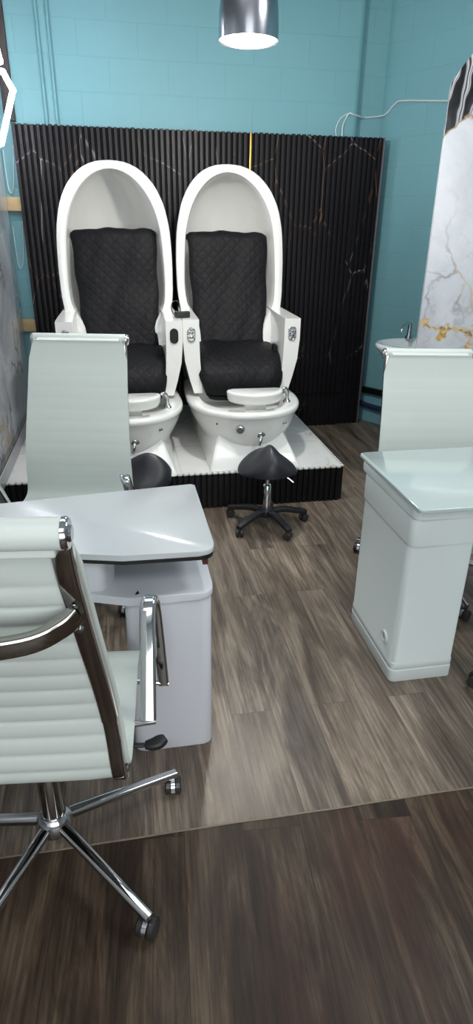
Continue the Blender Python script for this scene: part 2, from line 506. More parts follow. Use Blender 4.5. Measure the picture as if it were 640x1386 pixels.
# thin white cables hanging in the gap beside the fluted panel
for i, (za, zb, lab) in enumerate(((2.1, 1.80, 'thin white loop of cable beside the panel end, above the upper batten'),
                                   (1.62, 1.30, 'thin white loop of cable beside the panel end, below the upper batten'))):
    b = BM(); tube(b, [(-0.668, 5.155, za), (-0.69, 5.15, zb + 0.08), (-0.715, 5.15, zb), (-0.735, 5.15, zb + 0.05), (-0.74, 5.155, za - 0.03)], 0.0035, 6)
    tag(finish('loose_cable', b, 'cable'), lab, 'cable')

# ------------------------------------------------------------------ LED hexagons hung at the left
t = thing('hexagon_light', 'glowing white LED hexagon tubes by the dark corner post at the left edge', 'light', (-0.602, 4.60, 2.422))
o = Vector((-0.602, 4.60, 2.422))
hx = [(-0.602, 4.60, 2.422), (-0.557, 4.60, 2.333), (-0.662, 4.60, 2.055), (-0.700, 4.34, 2.00), (-0.712, 4.22, 2.16), (-0.690, 4.36, 2.40)]
hx2 = [(-0.611, 4.60, 2.475), (-0.622, 4.60, 2.54), (-0.680, 4.42, 2.74), (-0.714, 4.24, 2.78), (-0.718, 4.18, 2.58), (-0.700, 4.34, 2.44)]
for pts in (hx, hx2):
    for i in range(6):
        a = Vector(pts[i]) - o; c = Vector(pts[(i + 1) % 6]) - o; d = (c - a).normalized()
        b = BM(); tube(b, [a + d * 0.008, c - d * 0.008], 0.017, 10, False); finish('led_tube', b, 'ledglow', t)
    for p in pts:
        b = BM(); bmesh.ops.create_uvsphere(b, u_segments=12, v_segments=8, radius=0.0185, matrix=Matrix.Translation(Vector(p) - o)); finish('joint_cap', b, 'ledglow', t)
for q in (Vector((-0.690, 4.36, 2.40)) - o, Vector((-0.714, 4.24, 2.78)) - o):
    b = BM(); tube(b, [q, Vector((q.x, q.y, 3.5 - o.z))], 0.0025, 6, False); finish('hanging_wire', b, 'cable', t)

# ------------------------------------------------------------------ platform
t = thing('pedicure_platform', 'low platform with white marble top and black fluted sides under the pedicure chairs', 'platform', (0, 0, 0))
PFX, PFY = 1.318, 3.478
b = BM(); box(b, -0.735, PFX - 0.004, PFY + 0.004, 5.06, 0.0, 0.222)
finish('core', b, 'slat_gap', t, flat=True)
b = BM(); box(b, -0.735, PFX - 0.002, PFY + 0.002, 5.062, 0.222, 0.235)
n = int((PFX + 0.735) / 0.036)
for i in range(n):   # the scalloped edge: the white top covers each slat
    x = -0.735 + i * (PFX + 0.735) / n
    box(b, x + 0.004, x + 0.026, PFY - 0.016, PFY + 0.004, 0.226, 0.235)
n = int((5.06 - PFY) / 0.036)
for i in range(n):
    y = PFY + i * (5.06 - PFY) / n
    box(b, PFX - 0.004, PFX + 0.016, y + 0.004, y + 0.026, 0.226, 0.235)
finish('marble_top', b, 'marble_floor', t, flat=True)
b = BM()
n = int((PFX + 0.735) / 0.036); p = (PFX + 0.735) / n
for i in range(n):
    x = -0.735 + i * p
    box(b, x + 0.003, x + 0.027, PFY - 0.015, PFY + 0.004, 0.0, 0.226, 0.0015, 1)
finish('front_slats', b, 'slat_dark', t, flat=True)
b = BM(); n = int((5.06 - PFY) / 0.036); p = (5.06 - PFY) / n
for i in range(n):
    y = PFY + i * p
    box(b, PFX - 0.004, PFX + 0.015, y + 0.003, y + 0.027, 0.0, 0.226, 0.0015, 1)
finish('side_slats', b, 'slat_dark', t, flat=True)
b = BM()
for x in (-0.30, 0.30, 0.90): box(b, x, x + 0.002, PFY + 0.01, 5.06, 0.2349, 0.2356)
for y in (3.98, 4.58): box(b, -0.735, PFX - 0.01, y, y + 0.002, 0.2349, 0.2356)
finish('tile_joints', b, plain('joint_grey', (150, 152, 150), 0.5), t, flat=True)

# ------------------------------------------------------------------ pedicure pod chair
def interp(tab, x):
    for (x0, y0), (x1, y1) in zip(tab[:-1], tab[1:]):
        if x0 <= x <= x1: return y0 + (y1 - y0) * (x - x0) / (x1 - x0)
    return tab[0][1] if x < tab[0][0] else tab[-1][1]

def make_pod(label):
    root = thing('pedicure_chair', label, 'chair', (0, 0, 0), 0, 'egg-shaped white pedicure spa chairs')
    # pedestal foot: flared box
    b = BM(); rings = []
    def rr(hx, y0, y1, z, r):
        cy = (y0 + y1) / 2
        return [(x, cy + y, z) for x, y in rrect(hx, (y1 - y0) / 2, r, 5)]
    def foot(hf, hr, y0, z):     # front half width, rear half width, front y
        return [(x, y, z) for x, y in rpoly([(-hf, y0), (hf, y0), (hr, 0.62), (hr, 1.16), (-hr, 1.16), (-hr, 0.62)], [0.02, 0.02, 0.15, 0.05, 0.05, 0.15], 5)]
    for hf, hr, y0, z in ((0.284, 0.284, 0.0, 0.0), (0.282, 0.285, 0.004, 0.012), (0.248, 0.287, 0.085, 0.09), (0.212, 0.292, 0.165, 0.17), (0.165, 0.298, 0.26, 0.26)):
        rings.append(foot(hf, hr, y0, z))
    loft(b, rings); finish('pedestal', b, 'pod', root, 40)
    # foot basin
    def plan(a, fb, z, yc=0.52, yb=1.12, n=40):
        out = []
        for k in range(n + 1):
            th = PI + PI * k / n
            c, s = math.cos(th), math.sin(th)
            out.append((a * math.copysign(abs(c) ** 0.88, c), yc + fb * math.copysign(abs(s) ** 0.9, s), z))
        out += [(a * 0.985, yc + 0.2, z), (a * 0.93, yb - 0.12, z), (a * 0.8, yb, z), (0, yb + 0.02, z), (-a * 0.8, yb, z), (-a * 0.93, yb - 0.12, z), (-a * 0.985, yc + 0.2, z)]
        return out
    b = BM()
    prof = [(0.225, 0.370, 0.04), (0.262, 0.402, 0.10), (0.292, 0.424, 0.15), (0.320, 0.441, 0.20), (0.345, 0.454, 0.25), (0.359, 0.463, 0.296),
            (0.361, 0.465, 0.299), (0.367, 0.472, 0.302), (0.370, 0.476, 0.310), (0.370, 0.476, 0.326), (0.364, 0.469, 0.336), (0.348, 0.450, 0.340),
            (0.285, 0.385, 0.336), (0.272, 0.365, 0.31), (0.25, 0.335, 0.23), (0.20, 0.27, 0.16), (0.1, 0.15, 0.15)]
    def wall_y(x, z):      # front surface of the basin at (x, z)
        A = interp([(p[2], p[0]) for p in prof[:6]], z); Fr = interp([(p[2], p[1]) for p in prof[:6]], z)
        c2 = (abs(x) / A) ** (1 / 0.88)
        return 0.52 - Fr * math.sqrt(max(0, 1 - c2 * c2)) ** 0.9
    loft(b, [plan(a, f, z) for a, f, z in prof]); finish('foot_basin', b, 'pod', root, 50)
    # seat body under the cushion, closed up to the back shell
    b = BM()
    rings = []
    for hx, y0, y1, z in ((0.30, 0.66, 1.30, 0.26), (0.315, 0.62, 1.36, 0.36), (0.33, 0.62, 1.42, 0.46), (0.34, 0.70, 1.46, 0.53)):
        rings.append(rr(hx, y0, y1, z, 0.06))
    loft(b, rings); finish('seat_body', b, 'pod', root, 50)
    # armrests: front faces taper inwards towards the basin
    outer = [(0.385, 0.83), (0.385, 0.70), (0.374, 0.57), (0.345, 0.45), (0.318, 0.36)]
    inner = [(0.262, 0.36), (0.268, 0.45), (0.276, 0.57), (0.280, 0.70), (0.280, 0.83)]
    for s in (-1, 1):
        b = BM(); rings = []
        for y, k, dz in ((0.52, 1.0, 0.0), (0.62, 1.0, 0.003), (0.76, 0.99, 0.006), (0.92, 0.97, 0.012), (1.05, 0.95, 0.02), (1.2, 0.9, 0.02)):
            poly = [(s * (x * k), z + (dz if z > 0.8 else 0)) for x, z in outer] + [(s * x, z + (dz if z > 0.8 else 0)) for x, z in inner]
            rings.append([(x, y, z) for x, z in poly])
        loft(b, rings)
        es = [e for e in b.edges if len(e.link_faces) == 2 and e.calc_face_angle(0) > 0.9]
        bmesh.ops.bevel(b, geom=es, offset=0.007, segments=3, affect='EDGES', profile=0.5)
        arm = finish('armrest', b, 'pod', root, 50)
        # oval plate on the front face
        c = Vector((s * 0.331, 0.519, 0.738))
        b = BM()
        def ov(k, y): return [(c.x + x * k, y, c.z + z * k) for x, z in rrect(0.026, 0.046, 0.0255, 6)]
        loft(b, [ov(1.0, 0.524), ov(1.0, 0.514), ov(0.86, 0.512), ov(0.8, 0.515)])
        finish('oval_badge', b, 'badge', arm)
        # raised disc in the middle of the badge
        b = BM()
        lathe(b, [(0.001, 0.006), (0.008, 0.005), (0.011, 0.0), (0.011, -0.004)], 14, at((c.x, 0.514, c.z - 0.012), R(90)))
        lathe(b, [(0.001, 0.005), (0.005, 0.004), (0.007, 0.0), (0.007, -0.004)], 12, at((c.x, 0.514, c.z + 0.016), R(90)))
        finish('badge_relief', b, 'chrome', arm)
    # egg shell: rim outline (half width against height)
    ro = [(0.45, 0.300), (0.70, 0.325), (0.80, 0.348), (0.93, 0.367), (1.0, 0.371), (1.12, 0.373), (1.25, 0.369), (1.36, 0.359), (1.47, 0.335), (1.53, 0.313), (1.585, 0.285),
          (1.63, 0.252), (1.675, 0.208), (1.71, 0.155), (1.732, 0.095), (1.740, 0.040), (1.742, 0.0)]
    ri = [(0.45, 0.200), (0.70, 0.225), (0.76, 0.240), (0.80, 0.262), (0.845, 0.290), (0.90, 0.309), (1.02, 0.317), (1.21, 0.310), (1.33, 0.299), (1.44, 0.273), (1.52, 0.238), (1.58, 0.199),
          (1.63, 0.152), (1.665, 0.102), (1.686, 0.048), (1.692, 0.0)]
    def rim(tab, zt):
        # resample by arc length
        pl = [Vector((w, z)) for z, w in tab]
        sm = smooth_path([(p.x, p.y, 0) for p in pl] + [(-pl[-2].x, pl[-2].y, 0)], 8)[:-8]
        L = [0]
        for a, c2 in zip(sm[:-1], sm[1:]): L.append(L[-1] + (c2 - a).length)
        out = []
        N = 34
        for k in range(N + 1):
            s = L[-1] * k / N
            for i in range(len(L) - 1):
                if L[i] <= s <= L[i + 1] + 1e-9:
                    u = (s - L[i]) / max(L[i + 1] - L[i], 1e-9); out.append(sm[i].lerp(sm[i + 1], u)); break
        half = [(p.x, p.y) for p in out]
        return [(-x, z) for x, z in half] + [(x, z) for x, z in half[:-1]][::-1]
    def y_of(z): return interp([(0.4, 0.86), (0.7, 0.92), (0.82, 0.955), (1.0, 1.005), (1.2, 1.02), (1.45, 1.035), (1.6, 1.07), (1.75, 1.13)], z)
    O = rim(ro, 0); I = rim(ri, 0)
    CO = Vector((0, 0, 1.18)); 
    def ringpts(P, kf, dy, bow=0.0):
        out = []
        for x, z in P:
            cz = 1.12
            out.append((x * kf, y_of(z) + dy, cz + (z - cz) * kf))
        return out
    # back of the egg bulges to y_back; rings shrink as a quarter ellipse
    rings = []
    K = 9
    def yb(z, base, s, yback):
        return base + (yback - base) * s
    for k in range(K, -1, -1):                 # inner surface from the pole to the rim
        ph = PI / 2 * k / K; kf = max(math.cos(ph), 0.02); s = math.sin(ph)
        rings.append([(x * kf, yb(z, y_of(z), s ** 1.0, 1.50), 1.12 + (z - 1.12) * kf) for x, z in I])
    # rim face, softly rounded
    for f, dy in ((0.04, -0.007), (0.09, -0.009), (0.5, -0.010), (0.91, -0.009), (0.96, -0.007)):
        rings.append([(xi + (xo - xi) * f, y_of(zi + (zo - zi) * f) + dy, zi + (zo - zi) * f) for (xi, zi), (xo, zo) in zip(I, O)])
    for k in range(0, K + 1):
        ph = PI / 2 * k / K; kf = max(math.cos(ph), 0.02); s = math.sin(ph)
        rings.append([(x * kf, yb(z, y_of(z), s, 1.545), 1.12 + (z - 1.12) * kf) for x, z in O])
    b = BM(); loft(b, rings); finish('egg_shell', b, 'pod', root, 42)
    # padded back under a quilted cover
    def quilt_panel(name, path, hw, thick, wr=0.004, seed=1, nx=22, parent=root):
        rnd = random.Random(seed); ph = [rnd.uniform(0, 6.28) for _ in range(8)]
        pth = smooth_path(path, 6); n = len(pth)
        bm = BM(); uv = bm.loops.layers.uv.new('UVMap')
        L = [0.0]
        for a, c2 in zip(pth[:-1], pth[1:]): L.append(L[-1] + (c2 - a).length)
        front, back = [], []
        for i, p in enumerate(pth):
            d = (pth[min(i + 1, n - 1)] - pth[max(i - 1, 0)]).normalized(); nr = Vector((1, 0, 0)).cross(d)
            if nr.y > 0 and abs(nr.y) > abs(nr.z): nr = -nr
            elif nr.z < 0 and abs(nr.z) >= abs(nr.y): nr = -nr
            w = hw(L[i] / L[-1]); rf, rb = [], []
            for k in range(nx + 1):
                u = -1 + 2 * k / nx
                e = math.sqrt(max(0.0, 1 - abs(u) ** 6))
                wob = wr * (math.sin(u * 7 + L[i] * 9 + ph[0]) + 0.7 * math.sin(u * 3 - L[i] * 16 + ph[1]) + 0.5 * math.sin(u * 15 + L[i] * 21 + ph[2]))
                x = u * w + 0.004 * math.sin(L[i] * 22 + ph[3]) * (abs(u) ** 3)
                rf.append((p + nr * (thick * e * 0.5 + wob * e) + Vector((x, 0, 0)), (u * w, L[i])))
                rb.append((p - nr * thick * 0.5 * e + Vector((x, 0, 0)), (u * w, L[i])))
            front.append(rf); back.append(rb)
        def mk(g):
            return [[bm.verts.new(p) for p, _ in r] for r in g]
        vf, vb = mk(front), mk(back)
        for g, vv, fl in ((front, vf, False), (back, vb, True)):
            for i in range(n - 1):
                for k in range(nx):
                    q = [(i, k), (i, k + 1), (i + 1, k + 1), (i + 1, k)]
                    f = bm.faces.new([vv[a][c2] for a, c2 in q])
                    for lp, (a, c2) in zip(f.loops, q): lp[uv].uv = g[a][c2][1]
        for i in range(n - 1):
            for k in (0, nx):
                if (vf[i][k].co - vb[i][k].co).length > 1e-4 or (vf[i+1][k].co - vb[i+1][k].co).length > 1e-4:
                    bm.faces.new((vf[i][k], vf[i + 1][k], vb[i + 1][k], vb[i][k]))
        for i in (0, n - 1):
            for k in range(nx):
                try: bm.faces.new((vf[i][k], vf[i][k + 1], vb[i][k + 1], vb[i][k]))
                except ValueError: pass
        return finish(name, bm, 'quilt', parent, 60)
    bp = quilt_panel('back_cover', [(0, 1.225, 1.285), (0, 1.19, 1.306), (0, 1.14, 1.292), (0, 1.10, 1.15), (0, 1.055, 0.97), (0, 0.985, 0.80), (0, 0.93, 0.66), (0, 0.90, 0.58)],
                     lambda u: 0.286 - 0.034 * u, 0.05, 0.004, 3)
    seat = quilt_panel('seat_cover', [(0, 1.02, 0.60), (0, 0.90, 0.592), (0, 0.74, 0.575), (0, 0.62, 0.548), (0, 0.53, 0.495), (0, 0.495, 0.43), (0, 0.51, 0.375), (0, 0.56, 0.34)],
                       lambda u: 0.276 + 0.032 * math.sin(PI * min(1, u * 1.25)) - 0.04 * max(0, u - 0.8) * 5, 0.09, 0.004, 5)
    b = BM(); box(b, 0.240, 0.268, 0.64, 0.70, 0.56, 0.645, 0.006)
    finish('cover_corner', b, 'quilt', seat)
    # half-moon footrest on a bracket over the basin
    b = BM(); rings = []
    def fr(k, z, dy=0):
        pts = []
        for i in range(25):
            th = PI + PI * i / 24
            pts.append((0.038 + 0.180 * k * math.cos(th), 0.275 + dy + 0.152 * k * math.sin(th), z + 0.016))
        pts += [(0.038 + 0.172 * k, 0.29 + dy, z + 0.016), (0.038 + 0.15 * k, 0.297 + dy, z + 0.016), (0.038 - 0.15 * k, 0.297 + dy, z + 0.016), (0.038 - 0.172 * k, 0.29 + dy, z + 0.016)]
        return pts
    loft(b, [fr(0.86, 0.350), fr(0.93, 0.354), fr(0.97, 0.368), fr(0.985, 0.385), fr(1.0, 0.405), fr(1.0, 0.412), fr(0.97, 0.419), fr(0.90, 0.421)])
    ft = finish('footrest', b, 'pod', root, 55)
    b = BM(); box(b, -0.035, 0.10, 0.2, 0.27, 0.32, 0.368, 0.006); finish('footrest_bracket', b, 'pod', ft)
    # basin fittings on the front wall
    def fitting(name, x, z, y, prof, mat='chrome', tilt=14):
        y = wall_y(x, z); yaw = math.atan2(wall_y(x + 0.01, z) - wall_y(x - 0.01, z), 0.02)
        b = BM(); lathe(b, prof, 20, at((x, y, z), R(90 + tilt), 0, yaw)); return finish(name, b, mat, root)
    kn = fitting('jet_knob', -0.088, 0.240, 0.098, [(0.001, 0.02), (0.022, 0.019), (0.026, 0.014), (0.030, 0.004), (0.032, -0.012)])
    ky = wall_y(-0.088, 0.240)
    b = BM(); lathe(b, [(0.001, 0.0235), (0.02, 0.0225), (0.021, 0.018)], 18, at((-0.088, ky, 0.240), R(104), 0, math.atan2(wall_y(-0.078, 0.240) - wall_y(-0.098, 0.240), 0.02))); finish('knob_face', b, plain('grey_lens', (110, 108, 106), 0.25), kn)
    vy = wall_y(0.047, 0.190)
    vl = fitting('drain_valve', 0.047, 0.190, 0.110, [(0.001, 0.012), (0.018, 0.012), (0.026, 0.006), (0.028, -0.02)])
    b = BM(); sweep(b, smooth_path([(0.045, vy + 0.004, 0.191), (0.043, vy - 0.022, 0.185), (0.036, vy - 0.032, 0.159), (0.030, vy - 0.034, 0.136)], 5), circ(0.012, 10, 0.008), (0, -1, 0), True, lambda u: 1 - 0.35 * u)
    finish('valve_lever', b, 'chrome', vl)
    fitting('air_button', 0.200, 0.255, 0.157, [(0.001, 0.012), (0.010, 0.011), (0.013, 0.004), (0.014, -0.012)])
    b = BM(); by = wall_y(0.2, 0.255); tube(b, [(0.196, by - 0.008, 0.253), (0.212, by - 0.012, 0.261)], 0.007, 8, False); finish('button_tab', b, 'chrome', kids(root)['air_button'])
    fitting('screw_hole', -0.222, 0.258, 0.168, [(0.001, 0.003), (0.006, 0.002), (0.0065, -0.008)], 'black')
    # curved chrome spout on the rim at the sitter's left hand
    b = BM(); lathe(b, [(0.001, 0.025), (0.014, 0.022), (0.016, 0.012), (0.023, 0.006), (0.025, 0.0)], 18, at((0.262, 0.32, 0.338)))
    fc = finish('faucet', b, 'chrome', root)
    b = BM(); sweep(b, smooth_path([(0.262, 0.32, 0.35), (0.260, 0.312, 0.395), (0.250, 0.30, 0.425), (0.235, 0.292, 0.432), (0.222, 0.288, 0.424)], 6), circ(0.011, 10), (0, 1, 0.01))
    finish('faucet_spout', b, 'chrome', fc)
    # ledge pieces where each arm meets the shell
    return root

pod = make_pod('white egg-shaped pedicure chair beside the saddle stool, its whole foot basin in view')
pod.location = (0.763, 3.48, 0.2365)
pod2 = dup(pod, (-0.012, 3.44, 0.2365), 0, 'white egg-shaped pedicure chair partly hidden behind a white office chair')
# the left chair lacks the badge on its right arm: an empty black oval is left
for ch in list(pod2.children):
    if ch.name.startswith('armrest'):
        for g in list(ch.children):
            if g.name.startswith('oval_badge') and sum(v.co.x for v in g.data.vertices) > 0:
                g.name = 'empty_oval_recess'; g.data = g.data.copy(); g.data.materials[0] = M['black']; g['label'] = 'empty black oval recess'
            elif g.name.startswith('badge_relief') and sum(v.co.x for v in g.data.vertices) > 0:
                bpy.data.objects.remove(g)
    elif ch.name.startswith('back_cover'):
        ch.rotation_euler = (0, R(-1.5), 0); ch.location = (0.03, -0.005, 0.012)

# small black remote lying across the two touching armrests
t = thing('remote_control', 'small black remote with wire loop lying where the two pedicure chairs touch', 'remote', (0.385, 4.085, 1.072), R(12))
b = BM(); box(b, -0.045, 0.045, -0.028, 0.028, 0.0, 0.034, 0.005); finish('body', b, 'black_plastic', t)
b = BM(); box(b, -0.04, 0.04, -0.024, 0.016, 0.0335, 0.0365, 0.001); finish('screen', b, plain('grey_screen', (70, 74, 78), 0.2), t)
b = BM(); tube(b, [(-0.045, 0.03, 0.012), (-0.06, 0.04, 0.05), (-0.045, 0.05, 0.09), (-0.01, 0.05, 0.09), (0.0, 0.04, 0.05), (-0.002, 0.031, 0.016)], 0.003, 8); finish('wire_loop', b, 'black_plastic', t)

# ------------------------------------------------------------------ saddle stools
def make_stool(label):
    root = thing('saddle_stool', label, 'stool', (0, 0, 0), 0, 'black rolling saddle stools')
    def caster(parent, p, ang):
        b = BM()
        for s in (-1, 1):
            lathe(b, [(0.001, -0.009), (0.020, -0.009), (0.024, -0.005), (0.024, 0.005), (0.020, 0.009), (0.001, 0.009)], 18, at((p.x + s * 0.013 * -math.sin(ang), p.y + s * 0.013 * math.cos(ang), 0.0242), R(90), 0, ang))
        c = finish('caster', b, 'wheel', parent)
        b = BM(); lathe(b, [(0.001, 0.03), (0.008, 0.03), (0.008, 0.0), (0.001, 0.0)], 10, at((p.x, p.y, 0.03)))
        box(b, p.x - 0.01, p.x + 0.01, p.y - 0.01, p.y + 0.01, 0.02, 0.05, 0.004); finish('caster_fork', b, 'black_plastic', parent)
    b = BM(); lathe(b, [(0.001, 0.055), (0.04, 0.055), (0.046, 0.065), (0.044, 0.10), (0.034, 0.112), (0.001, 0.112)], 24); finish('hub', b, 'black_plastic', root)
    for k in range(5):
        a = R(1.4 + 72 * k); d = Vector((math.cos(a), math.sin(a), 0))
        b = BM(); sweep(b, smooth_path([d * 0.03 + Vector((0, 0, 0.082)), d * 0.10 + Vector((0, 0, 0.088)), d * 0.20 + Vector((0, 0, 0.070)), d * 0.245 + Vector((0, 0, 0.060))], 5),
                        rrect(0.021, 0.015, 0.007, 3), (0, 0, 1), True, lambda u: 1.05 - 0.25 * u)
        leg = finish('leg', b, 'black_plastic', root)
        caster(leg, d * 0.232, a + 0.6)
    b = BM(); lathe(b, [(0.001, 0.10), (0.025, 0.10), (0.025, 0.245), (0.022, 0.25), (0.013, 0.252), (0.013, 0.33), (0.001, 0.33)], 20); finish('gas_column', b, 'chrome', root)
    b = BM(); box(b, -0.07, 0.07, -0.06, 0.06, 0.322, 0.345, 0.006); finish('seat_plate', b, 'black_plastic', root)
    b = BM(); tube(b, [(0.03, -0.02, 0.332), (0.09, -0.05, 0.318), (0.135, -0.07, 0.285)], 0.005, 8); finish('height_lever', b, 'chrome', root)
    # saddle: a pommel that rises at the front between two drooping flanks
    b = BM(); N, Q = 14, 44
    top, bot = [], []
    for i in range(N + 1):
        f = max(i / N, 0.02); rt, rb = [], []
        for k in range(Q):
            th = 2 * PI * k / Q
            rx = 0.172; ry = 0.165
            x = f * rx * math.cos(th) * (1 + 0.06 * math.sin(th)); y = f * ry * math.sin(th)
            pom = 0.130 * math.exp(-abs(x / 0.086) ** 1.7) * math.exp(-((y + 0.045) / 0.150) ** 2)
            rise = 0.05 * max(0, y / ry) ** 2
            edge = -0.03 * f ** 8
            z = 0.362 + pom + rise - 0.01 * (abs(x) / rx) ** 2 + edge + 0.012
            rt.append((x, y, z)); rb.append((x * 0.985, y * 0.985, min(z - 0.012, 0.345 + rise + 0.3 * pom * (1 - f))))
        top.append(rt); bot.append(rb)
    loft(b, top + bot[::-1]); finish('saddle_seat', b, 'black_vinyl', root, 60)
    return root
st = make_stool('black saddle stool on casters in front of the right pedicure chair')
st.location = (0.77, 3.195, 0)
st2 = dup(st, (0.05, 3.10, 0), R(75), 'black saddle stool mostly hidden behind the white desk and office chair')
for ch in st2.children:
    if ch.name.split('.')[0] == 'leg': ch.rotation_euler.z = R(23.6)
    if ch.name.split('.')[0] in ('saddle_seat', 'seat_plate', 'height_lever'): ch.location = (0, 0, 0.012)

# ------------------------------------------------------------------ ribbed white office chairs (facing +y)
def make_office_chair(label):
    root = thing('office_chair', label, 'chair', (0, 0, 0), 0, 'white ribbed office chairs with chrome frames')
    prof = [(-0.352, 1.194), (-0.354, 1.165), (-0.338, 1.09), (-0.305, 1.00), (-0.268, 0.89), (-0.228, 0.77), (-0.202, 0.67), (-0.193, 0.58), (-0.190, 0.52), (-0.178, 0.475),
            (-0.145, 0.448), (-0.08, 0.440), (0.04, 0.447), (0.14, 0.462), (0.21, 0.466), (0.25, 0.455), (0.27, 0.430)]
    path = smooth_path([(0, y, z) for y, z in prof], 14)
    L = [0]
    for a, c in zip(path[:-1], path[1:]): L.append(L[-1] + (c - a).length)
    TOT = L[-1]
    def hw(s):    # half width between the rails
        return interp([(0, 0.182), (0.25, 0.190), (0.62, 0.207), (0.8, 0.212), (1.25, 0.202)], s)
    # sling: ribbed cushion following the rails
    b = BM(); front, back = [], []
    step = 0.053; first = 0.125
    n = len(path)
    # resample finely so the ribs read
    M2 = 240; pts = []
    for k in range(M2 + 1):
        s = TOT * k / M2
        for i in range(n - 1):
            if L[i] <= s <= L[i + 1] + 1e-9:
                u = (s - L[i]) / max(L[i + 1] - L[i], 1e-9); pts.append((path[i].lerp(path[i + 1], u), s)); break
    NX = 8
    for i, (p, s) in enumerate(pts):
        d = (pts[min(i + 1, len(pts) - 1)][0] - pts[max(i - 1, 0)][0]).normalized(); nr = Vector((1, 0, 0)).cross(d)   # towards the sitter
        if s < first: q = s / first
        else: q = ((s - first) / step) % 1.0
        amp = 0.0060 * (abs(math.sin(PI * q)) ** 0.55)
        w = hw(s) - 0.004; wf = hw(s) + interp([(0, 0.010), (0.03, 0.016), (0.10, 0.030)], s)
        f, bk = [], []
        for k in range(NX + 1):
            u = -1 + 2 * k / NX; e = 1 - abs(u) ** 8 * 0.8
            f.append(p + nr * (0.0255 + amp * e * 0.14) + Vector((u * wf, 0, 0)))
            bk.append(p - nr * (0.006 + amp * e) + Vector((u * w, 0, 0)))
        front.append(f); back.append(bk)
    rings = []
    for f, bk, (p, s) in zip(front, back, pts):
        i = min(int(s / TOT * M2), M2 - 1)
        d = (pts[i + 1][0] - pts[i][0]).normalized(); nr = Vector((1, 0, 0)).cross(d)
        w = hw(s) - 0.004; wf = hw(s) + interp([(0, 0.010), (0.03, 0.016), (0.10, 0.030)], s)
        rings.append(f + [p + nr * 0.021 + Vector((wf, 0, 0)), p + nr * 0.021 + Vector((w, 0, 0))] + bk[::-1] + [p + nr * 0.021 + Vector((-w, 0, 0)), p + nr * 0.021 + Vector((-wf, 0, 0))])
    loft(b, rings); finish('sling_cushion', b, 'pu', root, 60)
    # head roll with hem and chrome end caps
    b = BM()
    sec = [(-0.378 + a, 1.186 + c) for a, c in circ(0.022, 22, 0.026)]
    prism(b, sec, 'x', -0.204, 0.204, 0.003)
    box(b, -0.190, 0.190, -0.384, -0.362, 1.146, 1.164, 0.004)
    hr = finish('head_roll', b, 'pu', root, 50)
    for s in (-1, 1):
        b = BM(); lathe(b, [(0.001, 0.010), (0.012, 0.010), (0.014, 0.006), (0.023, 0.006), (0.026, 0.002), (0.026, -0.004), (0.001, -0.004)], 24, at((s * 0.207, -0.378, 1.186), 0, R(90) * s))
        finish('end_cap', b, 'chrome', hr)
    # side rails: an upper and a lower casting meeting at a joint
    sj = next(i for i, (p, s) in enumerate(pts) if p.z < 0.665)
    for s in (-1, 1):
        for nm, lo, hi in (('back_rail', 4, sj), ('seat_rail', sj, len(pts) - 1)):
            b = BM()
            pp = [pts[i][0] + Vector((s * (hw(pts[i][1]) + 0.009), 0, 0)) for i in range(lo, hi + 1, 3)]
            if nm == 'back_rail': pp = [Vector((s * 0.190, -0.364, 1.172))] + pp
            sweep(b, pp, rrect(0.0145, 0.0165, 0.004, 3) if nm == 'back_rail' else rrect(0.0135, 0.0150, 0.004, 3), (1, 0, 0))
            rail = finish(nm, b, 'darkchrome', root, 40)
            if nm == 'back_rail': br = rail
            else: sr = rail
        # screws that hold the spreader
        for z, y in ((1.027, -0.316), (0.967, -0.300)):
            b = BM(); lathe(b, [(0.001, 0.012), (0.006, 0.011), (0.009, 0.006), (0.011, 0.0), (0.011, -0.006)], 14, at((s * 0.196, y - 0.004, z), R(105)))
            finish('screw', b, 'chrome', br)
        # arm loop on two stub tubes
        A = [(0.273, -0.010, 0.470), (0.2735, 0.06, 0.585), (0.2735, 0.125, 0.685), (0.2755, 0.152, 0.712), (0.283, 0.177, 0.708), (0.290, 0.186, 0.672), (0.297, 0.178, 0.56), (0.304, 0.168, 0.430)]
        pth = smooth_path([(s * x, y, z) for x, y, z in A], 6)
        b = BM(); sweep(b, pth, rrect(0.0115, 0.0205, 0.0105, 4), (1, 0, 0), True, lambda u: 1.0 if u < 0.45 else 1.0 - 0.25 * min(1, (u - 0.45) / 0.25))
        arm = finish('arm_loop', b, 'chrome', root, 60)
        b = BM(); tube(b, [(s * 0.209, -0.012, 0.456), (s * 0.292, -0.012, 0.468)], 0.0085, 12, False); finish('stub_tube', b, 'chrome', arm)
        b = BM(); tube(b, [(s * 0.205, 0.162, 0.452), (s * 0.318, 0.168, 0.432)], 0.0075, 12, False); finish('stub_tube', b, 'chrome', arm)
    # bowed spreader bar behind the backrest
    b = BM(); pts2 = [(-0.199, -0.330, 1.012), (-0.175, -0.350, 0.998), (-0.12, -0.378, 0.988), (0, -0.392, 0.985), (0.12, -0.378, 0.988), (0.175, -0.350, 0.998), (0.199, -0.330, 1.012)]
    sweep(b, smooth_path(pts2, 6), rrect(0.011, 0.018, 0.006, 3), (0, 0, 1)); finish('back_spreader', b, 'darkchrome', root, 60)
    # under-seat bars and plate
    b = BM(); box(b, -0.10, 0.10, -0.11, 0.11, 0.388, 0.424, 0.006); tube(b, [(-0.205, 0.08, 0.436), (-0.08, 0.06, 0.41), (0.08, 0.06, 0.41), (0.205, 0.08, 0.436)], 0.011, 10)
    tube(b, [(-0.21, -0.08, 0.430), (-0.08, -0.06, 0.41), (0.08, -0.06, 0.41), (0.21, -0.08, 0.430)], 0.011, 10)
    mech = finish('tilt_mechanism', b, 'black_plastic', root)
    b = BM(); tube(b, [(0.09, -0.02, 0.405), (0.20, -0.02, 0.398), (0.27, -0.02, 0.395)], 0.006, 8)
